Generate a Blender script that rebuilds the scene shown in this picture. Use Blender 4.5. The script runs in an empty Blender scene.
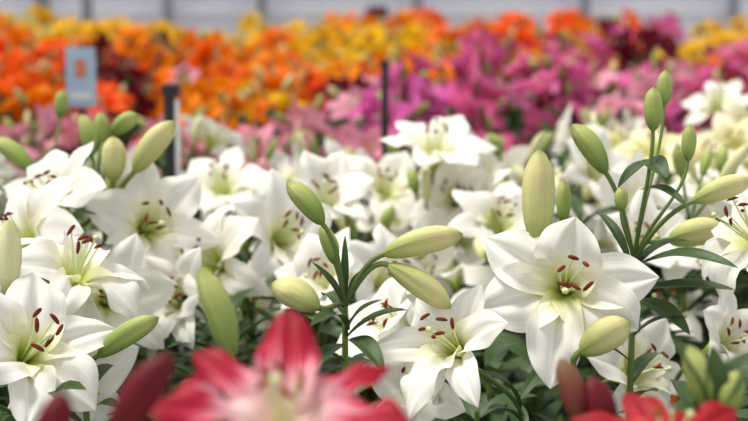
import bpy, math, random
import numpy as np
from mathutils import Vector, Matrix

scene = bpy.context.scene
scene.view_settings.view_transform = 'Standard'
scene.view_settings.look = 'None'
scene.view_settings.exposure = 0.06

# ------------------------------------------------------------------ camera
CAM = np.array([0.0, 0.0, 1.25]); PITCH = math.radians(9.0); FPX = 1454.4
cd = bpy.data.cameras.new("camera"); cam = bpy.data.objects.new("camera", cd)
scene.collection.objects.link(cam); scene.camera = cam
cam.location = CAM; cam.rotation_euler = (math.radians(81), 0, 0)
cd.lens = 70; cd.sensor_width = 36; cd.clip_start = 0.05; cd.clip_end = 200
cd.dof.use_dof = True; cd.dof.focus_distance = 1.44; cd.dof.aperture_fstop = 4.7
FW = np.array([0, math.cos(PITCH), -math.sin(PITCH)]); UP = np.array([0, math.sin(PITCH), math.cos(PITCH)])
RT = np.array([1.0, 0, 0])
def S(u, v, d):
    "surveyed point in the greenhouse (metres)"
    return CAM + FW*d + RT*(u-374)/FPX*d + UP*(210.5-v)/FPX*d
def nrm(a):
    a = np.asarray(a, float); return a/np.linalg.norm(a)

# ------------------------------------------------------------------ materials
def new_mat(name):
    m = bpy.data.materials.new(name); m.use_nodes = True
    nt = m.node_tree; nt.nodes.clear()
    return m, nt, nt.nodes, nt.links
def ramp(N, stops):
    r = N.new('ShaderNodeValToRGB'); cr = r.color_ramp
    cr.elements[0].position = stops[0][0]; cr.elements[0].color = (*stops[0][1], 1)
    cr.elements[1].position = stops[-1][0]; cr.elements[1].color = (*stops[-1][1], 1)
    for p, c in stops[1:-1]:
        e = cr.elements.new(p); e.color = (*c, 1)
    return r
def organic(name, stops, transl=0.3, rough=0.5, vein=0.25, veinscale=26, rib=None, vary=0.0, streak=None, spec=0.25):
    m, nt, N, L = new_mat(name)
    out = N.new('ShaderNodeOutputMaterial')
    uv = N.new('ShaderNodeUVMap'); uv.uv_map = 'UVMap'
    sep = N.new('ShaderNodeSeparateXYZ'); L.new(uv.outputs[0], sep.inputs[0])
    mp = N.new('ShaderNodeMapping'); mp.inputs['Scale'].default_value = (2.0, veinscale, 1); L.new(uv.outputs[0], mp.inputs[0])
    ns = N.new('ShaderNodeTexNoise'); ns.inputs['Scale'].default_value = 1.0; ns.inputs['Detail'].default_value = 3; L.new(mp.outputs[0], ns.inputs['Vector'])
    r = ramp(N, stops)
    if streak:
        ad = N.new('ShaderNodeMath'); ad.operation = 'MULTIPLY_ADD'; ad.inputs[1].default_value = streak
        L.new(ns.outputs[0], ad.inputs[0]); 
        sb = N.new('ShaderNodeMath'); sb.operation = 'SUBTRACT'; sb.inputs[1].default_value = streak*.5
        L.new(sep.outputs[0], sb.inputs[0]); L.new(sb.outputs[0], ad.inputs[2]); L.new(ad.outputs[0], r.inputs[0])
    else:
        L.new(sep.outputs[0], r.inputs[0])
    col = r.outputs[0]
    if rib:
        a = N.new('ShaderNodeMath'); a.operation = 'SUBTRACT'; a.inputs[1].default_value = 0.5; L.new(sep.outputs[1], a.inputs[0])
        b = N.new('ShaderNodeMath'); b.operation = 'ABSOLUTE'; L.new(a.outputs[0], b.inputs[0])
        rr = ramp(N, [(0.0, (rib[1],)*3), (rib[2], (0, 0, 0))]); L.new(b.outputs[0], rr.inputs[0])
        fade = ramp(N, [(0.0, (1, 1, 1)), (rib[3], (0, 0, 0))]); L.new(sep.outputs[0], fade.inputs[0])
        mu = N.new('ShaderNodeMath'); mu.operation = 'MULTIPLY'; L.new(rr.outputs[0], mu.inputs[0]); L.new(fade.outputs[0], mu.inputs[1])
        mx = N.new('ShaderNodeMix'); mx.data_type = 'RGBA'; L.new(mu.outputs[0], mx.inputs[0]); L.new(col, mx.inputs[6]); mx.inputs[7].default_value = (*rib[0], 1)
        col = mx.outputs[2]
    if vary > 0:
        oi = N.new('ShaderNodeObjectInfo')
        hs = N.new('ShaderNodeHueSaturation')
        mr = N.new('ShaderNodeMapRange'); mr.inputs[3].default_value = 0.5-vary; mr.inputs[4].default_value = 0.5+vary
        L.new(oi.outputs['Random'], mr.inputs[0]); L.new(mr.outputs[0], hs.inputs['Hue'])
        L.new(col, hs.inputs['Color']); col = hs.outputs[0]
    hs2 = N.new('ShaderNodeMapRange'); hs2.inputs[1].default_value = .3; hs2.inputs[2].default_value = .7; hs2.inputs[3].default_value = 0.92; hs2.inputs[4].default_value = 1.04
    L.new(ns.outputs[0], hs2.inputs[0])
    vm = N.new('ShaderNodeVectorMath'); vm.operation = 'SCALE'; L.new(col, vm.inputs[0]); L.new(hs2.outputs[0], vm.inputs['Scale'])
    col = vm.outputs[0]
    bp = N.new('ShaderNodeBump'); bp.inputs['Strength'].default_value = vein; bp.inputs['Distance'].default_value = 0.0015; L.new(ns.outputs[0], bp.inputs['Height'])
    p = N.new('ShaderNodeBsdfPrincipled'); p.inputs['Roughness'].default_value = rough
    p.inputs['Specular IOR Level'].default_value = spec
    L.new(col, p.inputs['Base Color']); L.new(bp.outputs[0], p.inputs['Normal'])
    if transl > 0:
        t = N.new('ShaderNodeBsdfTranslucent'); L.new(col, t.inputs[0])
        ms = N.new('ShaderNodeMixShader'); ms.inputs[0].default_value = transl
        L.new(p.outputs[0], ms.inputs[1]); L.new(t.outputs[0], ms.inputs[2]); L.new(ms.outputs[0], out.inputs[0])
    else:
        L.new(p.outputs[0], out.inputs[0])
    return m
def plain(name, c, rough=0.6, noise=0.0, scale=10, metal=0):
    m, nt, N, L = new_mat(name)
    out = N.new('ShaderNodeOutputMaterial'); p = N.new('ShaderNodeBsdfPrincipled'); p.inputs['Roughness'].default_value = rough
    p.inputs['Metallic'].default_value = metal
    tc = N.new('ShaderNodeTexCoord'); ns = N.new('ShaderNodeTexNoise'); ns.inputs['Scale'].default_value = scale; ns.inputs['Detail'].default_value = 4
    L.new(tc.outputs['Object'], ns.inputs['Vector'])
    r = ramp(N, [(0.3, tuple(x*(1-noise) for x in c)), (0.7, tuple(min(1, x*(1+noise)) for x in c))])
    L.new(ns.outputs[0], r.inputs[0]); L.new(r.outputs[0], p.inputs['Base Color']); L.new(p.outputs[0], out.inputs[0])
    return m

W = (0.96, 0.935, 0.86)
P = {}
P['white'] = organic('petal_white', [(0, (0.38, 0.50, 0.05)), (0.15, (0.64, 0.70, 0.16)), (0.33, (0.94, 0.91, 0.68)), (0.52, W), (1, W)], 0.28, rib=((0.72, 0.76, 0.26), 0.65, 0.09, 0.58))
P['cream'] = organic('petal_cream', [(0, (0.6, 0.6, 0.1)), (0.4, (0.95, 0.88, 0.50)), (1, (0.96, 0.93, 0.74))], 0.3)
P['pink'] = organic('petal_pink', [(0, (0.9, 0.7, 0.55)), (0.35, (0.95, 0.50, 0.58)), (1, (0.88, 0.29, 0.44))], 0.3, vary=0.012, spec=.12)
P['magenta'] = organic('petal_magenta', [(0, (0.6, 0.12, 0.18)), (0.3, (0.82, 0.20, 0.44)), (1, (0.60, 0.05, 0.25))], 0.3, vary=0.02, spec=.12)
P['wine'] = organic('petal_wine', [(0, (0.16, 0.01, 0.02)), (1, (0.16, 0.006, 0.022))], 0.25, vary=0.01, spec=.12)
P['orange'] = organic('petal_orange', [(0, (0.9, 0.12, 0.003)), (0.5, (0.98, 0.19, 0.004)), (1, (0.98, 0.20, 0.005))], 0.3, vary=0.018, spec=.12)
P['yellow'] = organic('petal_yellow', [(0, (0.9, 0.42, 0.003)), (0.5, (1.0, 0.56, 0.006)), (1, (1.0, 0.60, 0.01))], 0.3, vary=0.01, spec=.12)
P['red'] = organic('petal_red_white', [(0, (0.90, 0.72, 0.58)), (0.36, (0.90, 0.62, 0.62)), (0.50, (0.80, 0.30, 0.38)), (0.60, (0.52, 0.014, 0.055)), (0.75, (0.38, 0.004, 0.024)), (1, (0.28, 0.003, 0.016))], 0.22, streak=.6, veinscale=10)
P['redorange'] = organic('petal_red', [(0, (0.9, 0.4, 0.28)), (0.35, (0.6, 0.04, 0.04)), (0.7, (0.36, 0.006, 0.015)), (1, (0.28, 0.006, 0.014))], 0.22)
M_FIL = organic('filament_green', [(0, (0.55, 0.65, 0.2)), (1, (0.75, 0.80, 0.45))], 0.0)
M_ANT = organic('anther_rust', [(0, (0.13, 0.022, 0.008)), (1, (0.20, 0.038, 0.014))], 0.0, rough=0.9)
M_ANTO = organic('anther_orange', [(0, (0.25, 0.05, 0.01)), (1, (0.3, 0.08, 0.01))], 0.0, rough=0.9)
M_STEM = organic('stem_green', [(0, (0.06, 0.10, 0.025)), (1, (0.15, 0.21, 0.05))], 0.0, rough=0.45)
M_LEAF = organic('leaf_green', [(0, (0.034, 0.074, 0.018)), (0.5, (0.040, 0.088, 0.022)), (1, (0.052, 0.098, 0.026))], 0.2, rough=0.38, vein=0.4, rib=((0.11, 0.18, 0.06), 0.8, 0.06, 1.0), vary=0.012, spec=.35)
B_PALE = organic('bud_pale', [(0, (0.45, 0.50, 0.16)), (0.25, (0.74, 0.73, 0.38)), (0.75, (0.84, 0.80, 0.50)), (1, (0.52, 0.56, 0.22))], 0.12, vein=0.6, veinscale=18)
B_GREEN = organic('bud_green', [(0, (0.16, 0.24, 0.05)), (0.4, (0.31, 0.40, 0.10)), (0.85, (0.44, 0.48, 0.16)), (1, (0.25, 0.29, 0.07))], 0.1, vein=0.7, veinscale=18)
B_YG = organic('bud_yellow_green', [(0, (0.34, 0.40, 0.10)), (0.35, (0.60, 0.60, 0.24)), (0.8, (0.73, 0.66, 0.32)), (0.93, (0.52, 0.51, 0.2)), (1, (0.24, 0.28, 0.07))], 0.12, vein=0.7, veinscale=18)
B_WINE = organic('bud_crimson', [(0, (0.12, 0.015, 0.015)), (0.5, (0.15, 0.005, 0.012)), (1, (0.12, 0.006, 0.01))], 0.1, vein=0.4)
B_BRNZ = organic('bud_bronze', [(0, (0.2, 0.05, 0.04)), (0.5, (0.24, 0.06, 0.045)), (1, (0.20, 0.12, 0.05))], 0.1, vein=0.4)
# slots: 0 petal 1 filament 2 anther 3 stem 4 leaf 5 bud 6 bud2

# ------------------------------------------------------------------ mesh builder
class MB:
    def __init__(s): s.V = []; s.F = []; s.M = []; s.U = []; s.n = 0
    def grid(s, Pt, UVs, mat, wrap=False):
        n, m = Pt.shape[:2]
        s.V.append(Pt.reshape(-1, 3)); s.U.append(UVs.reshape(-1, 2))
        i, j = np.meshgrid(np.arange(n-1), np.arange(m if wrap else m-1), indexing='ij')
        j2 = (j+1) % m
        q = np.stack([i*m+j, i*m+j2, (i+1)*m+j2, (i+1)*m+j], -1).reshape(-1, 4) + s.n
        s.F.append(q); s.M.append(np.full(len(q), mat)); s.n += n*m
    def mesh(s, name, mats, origin=(0, 0, 0)):
        V = np.concatenate(s.V) - np.asarray(origin); F = np.concatenate(s.F); Mi = np.concatenate(s.M); U = np.concatenate(s.U)
        me = bpy.data.meshes.new(name)
        me.vertices.add(len(V)); me.vertices.foreach_set('co', V.astype(np.float32).ravel())
        me.loops.add(len(F)*4); me.loops.foreach_set('vertex_index', F.astype(np.int32).ravel())
        me.polygons.add(len(F)); me.polygons.foreach_set('loop_start', (np.arange(len(F))*4).astype(np.int32))
        me.polygons.foreach_set('loop_total', np.full(len(F), 4, np.int32))
        me.polygons.foreach_set('material_index', Mi.astype(np.int32))
        me.polygons.foreach_set('use_smooth', np.ones(len(F), bool))
        uvl = me.uv_layers.new(name='UVMap'); uvl.data.foreach_set('uv', U[F.ravel()].astype(np.float32).ravel())
        for m in mats: me.materials.append(m)
        me.update(calc_edges=True); me.validate()
        return me

def frame_of(axis):
    a = nrm(axis); up = np.array([0, 0, 1.0])
    if abs(a[2]) > 0.97: up = np.array([0, 1.0, 0])
    y = nrm(up - a*np.dot(up, a)); x = np.cross(y, a)
    return np.stack([x, y, a], 1)

def tube(mb, pts, rad, mat, sides=7):
    pts = np.asarray(pts, float); n = len(pts)
    rad = np.broadcast_to(np.asarray(rad, float), (n,)).copy()
    T = np.gradient(pts, axis=0); T /= np.linalg.norm(T, axis=1)[:, None]+1e-12
    ref = np.array([0.31, 0.2, 0.93]) if abs(T[0][2]) < 0.8 else np.array([0.9, 0.3, 0.1])
    x = nrm(np.cross(T[0], ref)); G = np.zeros((n, sides, 3)); UVs = np.zeros((n, sides, 2))
    ph = np.arange(sides)/sides*2*math.pi
    for i in range(n):
        x = nrm(x - T[i]*np.dot(x, T[i])); y = np.cross(T[i], x)
        G[i] = pts[i] + rad[i]*(np.cos(ph)[:, None]*x + np.sin(ph)[:, None]*y)
        UVs[i, :, 0] = i/(n-1); UVs[i, :, 1] = np.arange(sides)/sides
    mb.grid(G, UVs, mat, True)
def bez(p0, p1, p2, p3, n):
    t = np.linspace(0, 1, n)[:, None]
    return (1-t)**3*p0 + 3*(1-t)**2*t*p1 + 3*(1-t)*t*t*p2 + t**3*p3

def petal(mb, R, loc, sc, az, L, Wd, th, rng, nu, nv, ruf=0.05, mat=0, lift=0.0, bendk=.10):
    K = 48
    sd = np.linspace(0, 1, K)
    a = np.interp(sd, np.linspace(0, 1, len(th)), th)
    k = np.ones(9)/9; a = np.convolve(np.pad(a, 4, mode='edge'), k, 'valid')
    a = np.radians(a)
    r = np.concatenate([[0], np.cumsum(np.sin((a[1:]+a[:-1])/2))])/(K-1)*L + 0.004 + lift
    z = np.concatenate([[0], np.cumsum(np.cos((a[1:]+a[:-1])/2))])/(K-1)*L
    s = np.linspace(0, 1, nu)**0.95
    rs, zs, as_ = np.interp(s, sd, r), np.interp(s, sd, z), np.interp(s, sd, a)
    er = np.array([math.cos(az), math.sin(az), 0]); et = np.array([-math.sin(az), math.cos(az), 0]); ez = np.array([0, 0, 1.0])
    C = rs[:, None]*er + zs[:, None]*ez
    bend = rng.uniform(-bendk, bendk)*L
    C = C + (bend*s**2)[:, None]*et
    Nn = -np.cos(as_)[:, None]*er + np.sin(as_)[:, None]*ez
    pk = 0.55
    t1 = np.clip(s/pk, 0, 1); t2 = np.clip((s-pk)/(1-pk), 0, 1)
    w = Wd*np.where(s < pk, 0.20+0.80*(t1*t1*(3-2*t1))**0.85, np.maximum(1-t2**2.3, 0)**0.92)
    w[-1] = Wd*0.012
    v = np.linspace(-1, 1, nv)
    cup = np.interp(s, [0, .25, .5, .75, 1], [0.95, 0.6, 0.22, -0.10, -0.35])
    tw = rng.uniform(-.3, .3)
    ph1, ph2 = rng.uniform(0, 6.28), rng.uniform(0, 6.28); fq = rng.uniform(1.8, 3.0)
    G = np.zeros((nu, nv, 3)); UVs = np.zeros((nu, nv, 2))
    for j, vv in enumerate(v):
        side = ph1 if vv < 0 else ph2
        rf = ruf*L*abs(vv)**2*np.sin(2*math.pi*fq*s+side)*np.sin(math.pi*np.clip(s*1.05, 0, 1))**0.7
        off = w*(cup*vv*vv) - w*0.20*math.exp(-(vv/0.17)**2) + w*0.08*math.exp(-((abs(vv)-0.33)/0.16)**2) + rf + tw*w*vv*s
        G[:, j] = C + (w*vv)[:, None]*et*(1-0.08*vv*vv) + off[:, None]*Nn
        UVs[:, j, 0] = s; UVs[:, j, 1] = (vv+1)/2
    G = (G*sc) @ R.T + loc
    mb.grid(G, UVs, mat)

OPEN = [8, 34, 62, 84, 112]
FLAT = [10, 45, 75, 92, 118]
TRUM = [5, 16, 34, 62, 105]
HALF = [5, 12, 22, 34, 60]
REFL = [10, 46, 80, 110, 150]
def flower(mb, loc, axis, sc=1.0, roll=0.0, th=OPEN, rng=random, res=2, L=0.112, Wi=0.033, Wo=0.024, ruf=0.06, stam=True, ths=None, Ls=None, azs=None, lean=(0, .008), spread=1.0):
    R = frame_of(axis); loc = np.asarray(loc, float)
    nu, nv = {0: (8, 5), 1: (13, 7), 2: (28, 13)}[res]
    ph = math.radians(roll)
    for k in range(6):
        inner = k % 2 == 0
        az = ph + k*math.pi/3 + rng.uniform(-.12, .12)
        if azs: az = math.radians(azs[k])
        d = rng.uniform(-12, 12)
        base = ths[k] if ths else th
        if ths: t = list(base)
        else: t = [base[0] + (0 if inner else 3)] + [x + d*(i+1)/3 + (0 if inner else 4) for i, x in enumerate(base[1:])]
        ll = (Ls[k] if Ls else 1.0)*L*(1.0 if inner else 1.03)*rng.uniform(.95, 1.04)
        petal(mb, R, loc, sc, az, ll, Wi if inner else Wo, t, rng, nu, nv, ruf if inner else ruf*.5, 0, 0.0 if inner else 0.0015)
    if not stam: return
    sd = 5 if res < 2 else 8; ns = 4 if res < 2 else 9
    def tr(p): return (np.asarray(p)*sc) @ R.T + loc
    lx, ly = lean
    for k in range(6):
        az = ph + 0.5 + k*math.pi/3 + rng.uniform(-.35, .35)
        er = np.array([math.cos(az), math.sin(az), 0])
        sp = rng.uniform(.010, .020)*spread; h = rng.uniform(.060, .074)
        p = bez(er*.002, er*.004+np.array([0, 0, .03]), er*sp*.6+np.array([lx*.4, ly*.4, .05]), er*sp+np.array([lx, ly, h]), ns)
        tube(mb, tr(p), .0009*sc, 1, sd)
        c = p[-1]; dr = nrm(np.array([-math.sin(az), math.cos(az), 0])*rng.uniform(.2, 1)+er*rng.uniform(-.5, .5)+np.array([0, 0, rng.uniform(-.9, .9)]))
        al = .0076; m = 4 if res < 2 else 9
        tt = np.linspace(-1, 1, m); q = c + np.outer(tt*al, dr) + np.outer((1-tt**2)*.0015, [0, 0, 1])
        tube(mb, tr(q), (np.sqrt(np.maximum(1-np.abs(tt)**2.6, 0.02))*.0022)*sc, 2, sd+1)
    p = bez(np.zeros(3), np.array([0, 0, .03]), np.array([0, -.002, .05]), np.array([rng.uniform(-.006, .006), -.008, .082]), ns)
    tube(mb, tr(p), np.linspace(.0018, .0013, ns)*sc, 1, sd)
    e = p[-1]; tt = np.linspace(0, 1, 5)
    tube(mb, tr(e+np.outer(tt*.006-.002, [0, 0, 1])), np.array([.0015, .0032, .0038, .0032, .0004])*sc, 1, 6)

def bud(mb, p0, p1, width, mat=5, nu=20, sides=24, bow=0.04):
    p0 = np.asarray(p0, float); p1 = np.asarray(p1, float); ax = p1-p0; Lb = np.linalg.norm(ax); R = frame_of(ax)
    t = np.linspace(0, 1, nu); ph = np.arange(sides)/sides*2*math.pi
    prof = np.interp(t, [0, .04, .12, .25, .42, .58, .72, .84, .93, .98, 1], [.20, .40, .62, .84, .98, 1.0, .93, .74, .46, .24, .03])*width/2
    lob = 1 + 0.05*np.cos(3*ph) - 0.11*np.exp(-((np.mod(ph, 2*math.pi/3)-math.pi/3)/0.18)**2)
    G = np.zeros((nu, sides, 3)); UVs = np.zeros((nu, sides, 2))
    for i in range(nu):
        rr = prof[i]*(lob if t[i] < .97 else 1)
        G[i, :, 0] = rr*np.cos(ph); G[i, :, 1] = rr*np.sin(ph) + bow*Lb*math.sin(math.pi*t[i]); G[i, :, 2] = t[i]*Lb
        UVs[i, :, 0] = t[i]; UVs[i, :, 1] = np.arange(sides)/sides
    mb.grid(G @ R.T + p0, UVs, mat, True)

def leaf(mb, base, az, L, Wd, el0=50, droop=60, nu=9, nv=5, rng=random, mat=4):
    s = np.linspace(0, 1, nu); el = np.radians(el0-droop*s)
    er = np.array([math.cos(az), math.sin(az), 0]); et = np.array([-math.sin(az), math.cos(az), 0]); ez = np.array([0, 0, 1.0])
    d = np.cos(el)[:, None]*er + np.sin(el)[:, None]*ez
    C = base + np.concatenate([[np.zeros(3)], np.cumsum((d[1:]+d[:-1])/2, axis=0)])/(nu-1)*L
    C = C + (rng.uniform(-.12, .12)*L*s**2)[:, None]*et
    N = -np.sin(el)[:, None]*er + np.cos(el)[:, None]*ez
    w = Wd/2*np.maximum(np.sin(math.pi*np.clip(s*0.93+.05, 0, 1))**0.8, .03); w[-1] = .0003
    G = np.zeros((nu, nv, 3)); UVs = np.zeros((nu, nv, 2)); tw = rng.uniform(-.4, .4)
    for j, vv in enumerate(np.linspace(-1, 1, nv)):
        G[:, j] = C + (w*vv)[:, None]*et + (w*(.35*abs(vv)) + tw*w*vv*s)[:, None]*N
        UVs[:, j, 0] = s; UVs[:, j, 1] = (vv+1)/2
    mb.grid(G, UVs, mat)
def leaf_to(mb, p0, p1, Wd, sag=0.15, nu=14, nv=7, mat=4, rollv=(0, 0, 1)):
    p0 = np.asarray(p0, float); p1 = np.asarray(p1, float); ax = p1-p0; L = np.linalg.norm(ax)
    N0 = nrm(np.asarray(rollv, float) - nrm(ax)*np.dot(rollv, nrm(ax))); et = np.cross(N0, nrm(ax))
    s = np.linspace(0, 1, nu); C = p0 + np.outer(s, ax) + np.outer(np.sin(math.pi*s)*sag*L, N0)
    w = Wd/2*np.maximum(np.sin(math.pi*np.clip(s*0.93+.05, 0, 1))**0.8, .03); w[-1] = .0003
    G = np.zeros((nu, nv, 3)); UVs = np.zeros((nu, nv, 2))
    for j, vv in enumerate(np.linspace(-1, 1, nv)):
        G[:, j] = C + np.outer(w*vv, et) + np.outer(w*(.4*abs(vv)), N0)
        UVs[:, j, 0] = s; UVs[:, j, 1] = (vv+1)/2
    mb.grid(G, UVs, mat)

def stem_leaves(mb, pts, rng, top_r=.0032, bot_r=.0055, z0=.25, n=34, L=.10, Wd=.018, res=9):
    pts = np.asarray(pts); tube(mb, pts, np.linspace(bot_r, top_r, len(pts)), 3, 8)
    cum = pts[:, 2]
    for i in range(n):
        f = i/(n-1); z = z0 + (cum[-1]-.01-z0)*f
        p = np.array([np.interp(z, cum, pts[:, 0]), np.interp(z, cum, pts[:, 1]), z])
        leaf(mb, p, i*2.4+rng.uniform(-.3, .3), L*rng.uniform(.8, 1.2)*(1-.35*f**3), Wd*rng.uniform(.85, 1.2), rng.uniform(35, 60), rng.uniform(30, 75), nu=res, rng=rng)

ALLM = lambda pm, b1=B_YG, b2=B_GREEN, an=M_ANT: [pm, M_FIL, an, M_STEM, M_LEAF, b1, b2]
def link(o, parent=None):
    scene.collection.objects.link(o)
    if parent: o.parent = parent
    return o
def empty(name, loc=(0, 0, 0)):
    e = bpy.data.objects.new(name, None); e.location = loc; e.empty_display_size = .05
    return link(e)

def plant(name, hub, flowers=(), buds=(), leaves=(), mats=None, seed=1, nleaf=34, dx=0.0, dy=0.02, LL=.10, LW=.018):
    rng = random.Random(seed); hub = np.asarray(hub, float)
    g = np.array([hub[0]+dx, hub[1]+dy, 0.06]); e = empty(name, g)
    mb = MB()
    pts = bez(g, g+np.array([0, 0, .35]), hub-np.array([0, 0, .3]), hub, 14)
    stem_leaves(mb, pts, rng, n=nleaf, L=LL, Wd=LW)
    for f in flowers:
        b = np.asarray(f['loc']); a = nrm(f['axis']); h = f.get('hub', hub)
        c = bez(h, h+np.array([0, 0, .02])+nrm(b-h)*.02, b-a*.05*f.get('k', 1), b, 12)
        tube(mb, c, np.linspace(.0024, .0032, 12), 3, 8)
    for b in buds:
        p0, p1 = b[0], b[1]; a = nrm(p1-p0); h = b[4] if len(b) > 4 and b[4] is not None else hub
        dist = np.linalg.norm(p0-h)
        c = bez(h, h+nrm(p0-h+np.array([0, 0, .6*dist]))*dist*.4, p0-a*dist*.3, p0+a*.002, 12)
        tube(mb, c, np.linspace(.0022, max(.0018, b[2]*.11), 12), 3, 8)
    for l in leaves: leaf_to(mb, l[0], l[1], l[2], l[3] if len(l) > 3 else .12, rollv=l[4] if len(l) > 4 else (0, -.4, 1))
    o = bpy.data.objects.new('stem_and_leaves', mb.mesh(name+'_stem', mats, g)); link(o, e)
    for i, f in enumerate(flowers):
        mb = MB(); kw = {k: v for k, v in f.items() if k not in ('hub', 'k')}
        flower(mb, rng=random.Random(seed*17+i), **kw)
        o = bpy.data.objects.new('flower_%d' % (i+1), mb.mesh(name+'_flower', mats, g)); link(o, e)
    for i, b in enumerate(buds):
        mb = MB(); bud(mb, b[0], b[1], b[2], b[3])
        o = bpy.data.objects.new('bud_%d' % (i+1), mb.mesh(name+'_bud', mats, g)); link(o, e)
    return e

def F(u, v, d, axis, back=.035, **kw):
    a = nrm(axis); sc = kw.get('sc', 1.0)
    return dict(loc=S(u, v, d)-a*back*sc, axis=a, **kw)
def B(u0, v0, u1, v1, d, wpx, mat=5, d1=None, hub=None):
    return (S(u0, v0, d), S(u1, v1, d1 if d1 else d), wpx/FPX*d, mat, hub)

WH = ALLM(P['white'], B_PALE, B_GREEN)
WY = ALLM(P['white'], B_YG, B_GREEN)
D = 1.45
# ---- A: main plant at right
plant('white_lily_plant', S(634, 262, 1.50), mats=WY, seed=3, nleaf=30,
  flowers=[F(563, 287, D, (-.20, -.93, .30), back=.040, sc=.97, ruf=.075, L=.114, Wi=.039, Wo=.032, hub=S(630, 330, 1.53),
             azs=[76, 148, 200, 262, 328, 10], lean=(.014, .012), spread=.9,
             ths=[[8, 30, 52, 60, 92], [10, 42, 76, 96, 128], [8, 40, 74, 96, 130], [10, 44, 74, 90, 105], [8, 40, 74, 108, 145], [12, 46, 78, 96, 120]],
             Ls=[.88, .98, 1.0, 1.0, .92, 1.0], res=2)],
  buds=[B(537, 246, 539, 149, 1.47, 34, 5, hub=S(628, 320, 1.53)),
        B(606, 173, 572, 124, 1.50, 23, 6), B(563, 224, 564, 180, 1.52, 15, 6, hub=S(625, 310, 1.53)),
        B(653, 131, 653, 87, 1.48, 19, 6), B(664, 106, 665, 70, 1.56, 16, 6), B(688, 161, 690, 124, 1.52, 15, 6),
        B(694, 201, 752, 180, 1.47, 23, 5), B(621, 211, 621, 187, 1.48, 14, 6),
        B(580, 352, 630, 322, 1.43, 34, 5, hub=S(592, 410, 1.48)), B(668, 240, 724, 228, 1.62, 28, 5)],
  leaves=[(S(640, 264, 1.5), S(738, 268, 1.42), .022, .10), (S(640, 290, 1.5), S(735, 290, 1.45), .018, .05),
          (S(640, 190, 1.5), S(688, 208, 1.45), .014, .15), (S(648, 160, 1.5), S(668, 178, 1.46), .022, .1, (0, -1, .3)), (S(650, 160, 1.5), S(618, 188, 1.5), .014, .1),
          (S(630, 262, 1.5), S(596, 210, 1.55), .012, .1), (S(636, 300, 1.52), S(690, 335, 1.5), .026, .1)])
# ---- B: centre plant with buds
plant('white_lily_plant', S(345, 306, 1.46), mats=WY, seed=8, LW=.020, nleaf=28,
  buds=[B(384, 254, 463, 234, D, 27, 5), B(388, 265, 451, 308, D, 26, 5), B(319, 308, 271, 284, 1.43, 31, 5),
        B(323, 224, 287, 182, D, 23, 6), B(335, 264, 321, 226, 1.47, 17, 6)],
  leaves=[(S(345, 335, 1.46), S(382, 300, 1.42), .014, .1), (S(345, 310, 1.46), S(312, 262, 1.45), .010, .1), (S(345, 345, 1.46), S(296, 392, 1.40), .018, .15),
          (S(348, 330, 1.46), S(310, 326, 1.40), .018, .2), (S(348, 340, 1.46), S(384, 372, 1.40), .022, .15), (S(350, 300, 1.46), S(366, 268, 1.46), .012, .1), (S(345, 300, 1.47), S(345, 236, 1.47), .008, .05)])
# ---- C: centre right side-facing flower
plant('white_lily_plant', S(522, 415, 1.50), mats=WH, seed=12,
  flowers=[F(454, 346, D, (-.45, -.62, .64), back=.03, sc=.88, th=[8, 30, 56, 82, 120], res=2, L=.112, Wi=.028, Wo=.021,
             azs=[25, 75, 150, 205, 268, 318], lean=(-.006, .004), Ls=[.95, .85, .9, 1.1, 1.22, 1.0])],
  leaves=[(S(520, 410, 1.5), S(480, 372, 1.45), .018), (S(520, 400, 1.5), S(560, 360, 1.55), .016)])
# ---- D: left plants
plant('white_lily_plant', S(85, 372, 1.50), mats=WY, seed=21,
  flowers=[F(30, 352, 1.42, (.50, -.62, .60), back=.03, sc=1.0, roll=70, res=2, L=.112, Wi=.033, lean=(.004, .006))],
  buds=[B(98, 356, 159, 317, D, 23, 6)])
plant('white_lily_plant', S(20, 330, 1.58), mats=WH, seed=24,
  flowers=[F(75, 280, 1.55, (.40, -.22, .88), back=.02, sc=.95, roll=35, res=2, Wi=.031, th=REFL)],
  buds=[B(8, 296, 9, 219, 1.45, 24, 5)])
# ---- E: left mid plant with upright buds
plant('white_lily_plant', S(104, 215, 1.85), mats=WY, seed=31,
  buds=[B(134, 172, 175, 121, 1.85, 25, 5), B(113, 181, 113, 136, 1.85, 25, 5), B(92, 156, 82, 114, 1.9, 17, 6), B(103, 148, 100, 112, 1.95, 16, 6), B(112, 134, 138, 114, 1.95, 18, 6)],
  flowers=[F(52, 200, 1.85, (-.45, -.5, .7), sc=1.0, roll=10, res=1), F(148, 226, 1.88, (.35, -.8, .35), sc=1.05, roll=40, res=1)])
plant('white_lily_plant', S(20, 200, 2.0), mats=WY, seed=33,
  buds=[B(34, 173, -6, 138, 1.9, 19, 6), B(60, 118, 62, 90, 2.3, 14, 6)])
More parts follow.
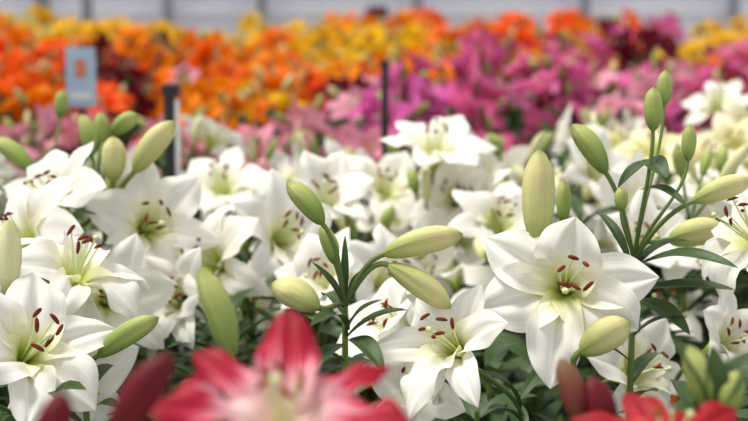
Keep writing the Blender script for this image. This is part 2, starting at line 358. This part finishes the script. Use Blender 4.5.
# ---- other lilies of the white row
soft = [(222, 188, 2.35, (-.1, -.5, .85), 1.0, 20, OPEN), (436, 150, 2.3, (.1, -.35, .9), 1.05, 50, OPEN), (325, 205, 2.1, (.1, -.5, .8), 1.05, 5, TRUM),
        (283, 238, 1.95, (.5, -.6, .4), 1.0, 30, OPEN), (330, 285, 1.85, (-.5, -.6, .5), .95, 12, TRUM), (208, 262, 1.9, (-.5, -.6, .4), 1.0, 44, REFL),
        (398, 335, 1.62, (-.7, -.2, .6), .95, 14, TRUM), (636, 372, 1.65, (.6, -.6, .4), .95, 33, OPEN), (722, 345, 1.6, (.5, -.6, .5), .8, 20, TRUM),
        (748, 235, 1.5, (-.7, -.2, .6), .9, 40, REFL), (500, 225, 2.1, (.2, -.6, .7), 1.0, 8, OPEN), (455, 200, 2.35, (-.3, -.8, .4), .95, 26, TRUM),
        (385, 190, 2.4, (.3, -.5, .7), 1.0, 50, OPEN), (72, 382, 1.55, (.6, -.6, .1), .95, 15, OPEN), (590, 175, 2.5, (.4, -.7, .5), 1.0, 15, TRUM),
        (425, 395, 1.5, (-.3, -.5, .3), .85, 50, TRUM), (110, 300, 1.75, (.4, -.8, .3), .95, 10, OPEN), (20, 240, 1.7, (-.5, -.6, .5), 1.0, 10, REFL),
        (180, 300, 1.8, (-.3, -.7, .3), .9, 10, TRUM), (385, 285, 1.9, (.6, -.5, .5), .95, 10, OPEN), (640, 250, 1.95, (.2, -.6, .6), .95, 25, TRUM)]
for i, (u, v, d, ax, sc, ro, th) in enumerate(soft):
    f = F(u, v, d, ax, sc=sc, roll=ro, res=1, th=th)
    hub = f['loc'] - f['axis']*.05 + np.array([0, .03, -.06])
    plant('white_lily_plant', hub, flowers=[f], mats=WH, seed=100+i, nleaf=30, LL=.12, LW=.022)
for i, (u, v, d, ax) in enumerate([(655, 150, 2.75, (-.2, -.4, .9)), (708, 168, 2.65, (.2, -.5, .8)), (618, 148, 2.95, (.3, -.5, .8)), (735, 150, 2.95, (-.2, -.6, .8))]):
    f = F(u, v, d, ax, sc=1.05, roll=20*i, res=1, th=[REFL, OPEN][i % 2])
    plant('cream_lily_plant', f['loc'] - f['axis']*.05 + np.array([0, .03, -.06]), flowers=[f], mats=ALLM(P['cream'], B_PALE), seed=200+i, nleaf=24, LL=.12, LW=.022)
# ---- red lilies in front
RD = ALLM(P['red'], B_WINE, B_BRNZ, M_ANTO)
plant('red_lily_plant', S(300, 540, .90), mats=RD, seed=41,
  flowers=[F(283, 424, .84, (.0, -.50, .86), back=.03, sc=.84, res=2, L=.112, Wi=.024, Wo=.016, azs=[84, 140, 186, 262, 350, 38],
             th=[10, 44, 68, 84, 118], Ls=[.98, .98, 1.08, 1, 1.08, .92], ruf=.10)])
plant('red_lily_plant', S(110, 500, .80), mats=RD, seed=43,
  buds=[B(112, 445, 172, 352, .80, 38, 5), B(50, 450, 62, 393, .78, 34, 5)])
plant('red_lily_plant', S(600, 480, .95), mats=ALLM(P['redorange'], B_WINE, B_BRNZ, M_ANTO), seed=45,
  buds=[B(578, 424, 560, 358, 1.0, 26, 6), B(606, 444, 590, 376, 1.0, 32, 5)],
  flowers=[F(668, 458, .95, (.1, -.30, .9), back=.03, sc=.74, roll=20, res=2, Wi=.026, Wo=.02)])
plant('white_lily_plant', S(240, 400, 1.12), mats=WY, seed=47, nleaf=24,
  buds=[B(232, 358, 199, 268, 1.10, 30, 6)])
plant('white_lily_plant', S(715, 410, 1.0), mats=WY, seed=49,
  buds=[B(704, 415, 688, 345, 1.0, 28, 6), B(722, 420, 740, 368, 1.0, 26, 6)],
  leaves=[(S(715, 410, 1.0), S(672, 340, 1.0), .022), (S(715, 410, 1.0), S(765, 350, 1.0), .022), (S(715, 410, 1.0), S(712, 345, 1.0), .016)])

# ------------------------------------------------------------------ bed plants (instanced)
def template(name, mats, seed, nf=4, nb=4, H=.93, L=.108, LW=.026):
    rng = random.Random(seed); mb = MB(); hub = np.array([0, 0, H-.09])
    stem_leaves(mb, np.linspace([0, 0, 0], hub, 6), rng, n=30, L=.13, Wd=LW, res=6, z0=.3)
    a0 = rng.uniform(0, 6.28)
    for i in range(nf):
        az = a0+i*2*math.pi/nf+rng.uniform(-.5, .5); el = rng.uniform(-.1, 1.25)
        ax = np.array([math.cos(az)*math.cos(el), math.sin(az)*math.cos(el), math.sin(el)])
        b = hub + np.array([math.cos(az), math.sin(az), 0])*rng.uniform(.03, .07) + np.array([0, 0, rng.uniform(-.05, .06)])
        tube(mb, bez(hub, hub+np.array([0, 0, .02]), b-ax*.03, b, 6), .0028, 3, 5)
        flower(mb, b, ax, rng.uniform(.8, 1.05), rng.uniform(0, 60), rng.choice([OPEN, FLAT, TRUM, REFL, OPEN, HALF]), rng, 0, L=L, Wi=.029, Wo=.022)
    for i in range(nb):
        az = rng.uniform(0, 6.28); el = rng.uniform(.6, 1.4)
        ax = np.array([math.cos(az)*math.cos(el), math.sin(az)*math.cos(el), math.sin(el)])
        b = hub + ax*rng.uniform(.05, .08)
        tube(mb, bez(hub, hub+ax*.03, b-ax*.02, b, 5), .0024, 3, 5)
        bud(mb, b, b+ax*rng.uniform(.045, .075), rng.uniform(.014, .022), rng.choice([5, 6]), 9, 8)
    return mb.mesh(name, mats)
def leafy(name, seed):
    rng = random.Random(seed); mb = MB()
    stem_leaves(mb, np.linspace([0, 0, 0], [0, 0, .78], 6), rng, n=40, L=.13, Wd=.026, res=7, z0=.2)
    return mb.mesh(name, ALLM(P['white']))
def tset(key, b1=B_YG, b2=B_GREEN, n=5, an=M_ANT, nf0=2, **kw):
    return [template(key+'_lily', ALLM(P[key], b1, b2, an), 500+i*7+len(key), nf=nf0+i % 3, nb=2+i % 3, **kw) for i in range(n)]
T = {'white': tset('white', B_PALE, n=7), 'cream': tset('cream', B_PALE, n=2), 'pink': tset('pink', B_YG), 'magenta': tset('magenta', B_BRNZ, nf0=3),
     'wine': tset('wine', B_WINE, B_WINE, n=3), 'orange': tset('orange', B_YG, nf0=3), 'yellow': tset('yellow', B_YG, nf0=3)}
LT = [leafy('leafy_stem', 70+i) for i in range(3)]
R0 = random.Random(77)
def put(meshes, parent, x, y, s, z=.06):
    o = bpy.data.objects.new('plant', R0.choice(meshes)); o.location = (x, y, z)
    o.rotation_euler = (R0.uniform(-.06, .06), R0.uniform(-.06, .06), R0.uniform(0, 6.28)); o.scale = (1.0, 1.0, s)
    link(o, parent)
def px_of(x, y): return 374 + FPX*x/y
bw = empty('white_lily_bed'); bp_ = empty('pink_lily_bed'); bm = empty('magenta_lily_bed'); bo = empty('orange_lily_bed'); by = empty('yellow_lily_bed'); bf = empty('lily_foliage_bed')
posts = [S(172, 90, 2.75), S(385, 62, 3.1), S(81, 75, 3.3)]
def clear(x, y):
    for q in posts:
        if q[1]-.55 < y < q[1]+.08 and abs(x-q[0]*y/q[1]) < .09: return False
    return True
y = 2.05
while y < 3.35:
    x = -y*.30-.35
    while x < y*.30+.35:
        xx, yy = x+R0.uniform(-.07, .07), y+R0.uniform(-.07, .07); u = px_of(xx, yy)
        k = 'white'
        if u > 520 and yy > 2.6 and R0.random() < .6: k = 'cream'
        hh = R0.uniform(.84, 1.02)
        if yy < 3.0 or u > 385:
            if clear(xx, yy): put(T[k], bw, xx, yy, hh)
            if R0.random() < .6: put(LT, bw, xx+.1, yy+.08, R0.uniform(.95, 1.1))
        x += .215
    y += .20
y = 1.0
while y < 2.1:
    x = -y*.30-.3
    while x < y*.30+.3:
        put(LT, bf, x+R0.uniform(-.04, .04), y+R0.uniform(-.04, .04), R0.uniform(.85, 1.02) if y > 1.3 else .75)
        x += .13
    y += .13
def lump(x, y): return math.sin(x*2.3+y*1.1+.5)+math.sin(x*4.1-y*1.9+2)
y = 3.14
while y < 5.3:
    x = -y*.30-.5
    while x < y*.30+.5:
        xx, yy = x+R0.uniform(-.08, .08), y+R0.uniform(-.08, .08); u = px_of(xx, yy)
        r = R0.random(); hgt = R0.uniform(.85, .98); ok = True
        if u < 375:
            par = bp_
            if yy < 3.8 + .25*lump(xx*1.5, 1): k = 'pink' if r < .88 else ('wine' if r < .95 else 'white')
            else: k = 'orange' if r < .70 else ('wine' if r < .80 else ('pink' if r < .86 else 'yellow')); hgt += .05
            if yy > 4.0 and (92 < u < 158 or 325 < u < 375): k = 'wine'; hgt += .03
            if u < 60 and yy > 4.0: k = 'orange'; hgt += .02
        else:
            par = bm; k = 'magenta' if r < .76 else ('pink' if r < .86 else 'wine')
            if yy > 4.5 and u < 480 and r < .5: k = 'orange'
            hgt += .04+.035*lump(xx, yy); ok = yy > 3.5
        if ok:
            if clear(xx, yy): put(T[k], par, xx, yy, hgt)
            if R0.random() < .5: put(LT, par, xx+.1, yy+.08, R0.uniform(1.0, 1.12))
        x += .235
    y += .225
y = 5.6
while y < 8.8:
    x = -y*.30-.6
    while x < y*.30+.6:
        xx, yy = x+R0.uniform(-.1, .1), y+R0.uniform(-.1, .1); u = px_of(xx, yy); r = R0.random(); par = bo if yy < 7.3 else by
        pt = lump(xx, yy)
        if yy > 6.9: k = 'yellow' if (u < 345 and r < .85) or (u >= 345 and pt > .6) else ('orange' if u < 480 or r < .5 else 'magenta')
        elif u < 470: k = 'orange' if pt < .6 else 'yellow'
        else: k = 'magenta' if r < .45 else ('orange' if pt < .3 else 'yellow')
        if pt < -1.4: k = 'wine'
        put(T[k], par, xx, yy, R0.uniform(.92, 1.03)+.045*lump(xx*1.3+2, yy))
        if R0.random() < .3: put(LT, par, xx+.1, yy+.08, R0.uniform(1.05, 1.16))
        x += .24
    y += .26

# ------------------------------------------------------------------ greenhouse shell
def box(mb, lo, hi, mat=0):
    lo, hi = np.array(lo, float), np.array(hi, float)
    c = np.array([[lo[0], lo[1]], [hi[0], lo[1]], [hi[0], hi[1]], [lo[0], hi[1]]])
    G = np.zeros((4, 4, 3)); mid = (lo+hi)/2
    for i, (z, f) in enumerate([(lo[2], 0), (lo[2], 1), (hi[2], 1), (hi[2], 0)]):
        G[i, :, :2] = mid[:2]+(c-mid[:2])*f; G[i, :, 2] = z
    mb.grid(G, np.zeros((4, 4, 2)), mat, True)
def boxobj(name, parts, mats, parent=None):
    mb = MB()
    for p in parts: box(mb, *p)
    me = mb.mesh(name, mats)
    me.polygons.foreach_set('use_smooth', np.zeros(len(me.polygons), bool))
    return link(bpy.data.objects.new(name, me), parent)
M_FLOOR = plain('concrete', (.30, .29, .28), .8, .2, 3)
M_SOIL = plain('soil', (.05, .035, .025), .95, .5, 30)
M_WALL = plain('polycarbonate', (.80, .81, .90), .5, .04, 2)
M_MET = plain('galvanised', (.25, .27, .31), .4, .1, 8, .3)
M_PALE = plain('pale_rail', (.9, .9, .93), .5, .05, 5)
M_BLK = plain('black_stake', (.02, .02, .025), .5, .1, 8)
boxobj('floor', [((-9, -3, -.1), (9, 13, 0))], [M_FLOOR])
boxobj('wall_back', [((-9, 12, 0), (9, 12.1, 4))], [M_WALL])
boxobj('wall_left', [((-9.1, -3, 0), (-9, 12, 4))], [M_WALL]); boxobj('wall_right', [((9, -3, 0), (9.1, 12, 4))], [M_WALL])
boxobj('trim_1', [((-9, 11.93, z), (9, 12, z+.05)) for z in (.3, .78, .98, 1.18, 2.0, 3.0)], [M_PALE])
for i, x in enumerate((-6.6, -4.6, -2.7, -1.66, -.9, .35, 1.7, 2.9, 4.8, 6.8)):
    boxobj('support_post', [((x-.035, 11.8, 0), (x+.035, 11.87, 4))], [M_MET])
for x in (-1.88, -2.16):
    boxobj('support_post', [((x-.03, 9.6, 0), (x+.03, 9.66, 4))], [M_MET])
boxobj('roof_frame', [((x-.04, -3, 3.95), (x+.04, 12, 4.05)) for x in range(-8, 9, 2)] + [((-9, yy-.04, 3.9), (9, yy+.04, 3.98)) for yy in (-2, 1, 4, 7, 10)], [M_PALE])
boxobj('soil_bed', [((-1.9, .6, 0), (1.9, 3.05, .07)), ((-2.4, 3.1, 0), (2.4, 5.45, .07)), ((-3.6, 5.5, 0), (3.6, 9.2, .07))], [M_SOIL])
# sign
p = S(81, 75, 3.3)
sg = empty('plant_label_sign', (p[0], p[1], .0))
M_BLUE = plain('sign_blue', (.42, .57, .74), .5, .1, 20); M_SO = plain('sign_orange', (.62, .2, .12), .5, .2, 30); M_SW = plain('sign_white', (.8, .8, .82), .5)
boxobj('board', [((-.033, -.004, p[2]-.072), (.033, .004, p[2]+.062))], [M_BLUE], sg)
boxobj('picture', [((-.012, -.006, p[2]-.005), (.012, -.0045, p[2]+.035))], [M_SO], sg)
boxobj('caption', [((-.024, -.006, p[2]-.055), (.024, -.0045, p[2]-.04))], [M_SW], sg)
boxobj('pole', [((-.006, .005, 0), (.006, .015, p[2]-.0))], [M_BLK], sg)
p = S(172, 84, 2.75)
st = empty('support_stake', (p[0], p[1], .0))
boxobj('upright', [((-.015, -.012, 0), (.006, .012, p[2]-.02))], [M_BLK], st); boxobj('cap', [((-.018, -.014, p[2]-.02), (.014, .014, p[2]))], [M_BLK], st)
boxobj('strip', [((.006, -.012, 0), (.012, .010, p[2]-.03))], [M_PALE], st)
p = S(385, 60, 3.1)
st = empty('support_stake', (p[0], p[1], .0))
boxobj('upright', [((-.008, -.008, 0), (.008, .008, p[2]-.015))], [M_BLK], st); boxobj('cap', [((-.010, -.010, p[2]-.015), (.010, .010, p[2]))], [M_BLK], st)

# ------------------------------------------------------------------ light
w = bpy.data.worlds.new('sky'); scene.world = w; w.use_nodes = True
bg = w.node_tree.nodes['Background']; bg.inputs[0].default_value = (.96, .965, .97, 1); bg.inputs[1].default_value = 0.84
sd = bpy.data.lights.new('sun', 'SUN'); sd.energy = 4.0; sd.angle = math.radians(18); sd.color = (1, .965, .90)
so = link(bpy.data.objects.new('sun', sd)); so.location = (-2, 4, 6)
so.rotation_euler = Vector((-.42, .05, 1.0)).to_track_quat('Z', 'Y').to_euler()
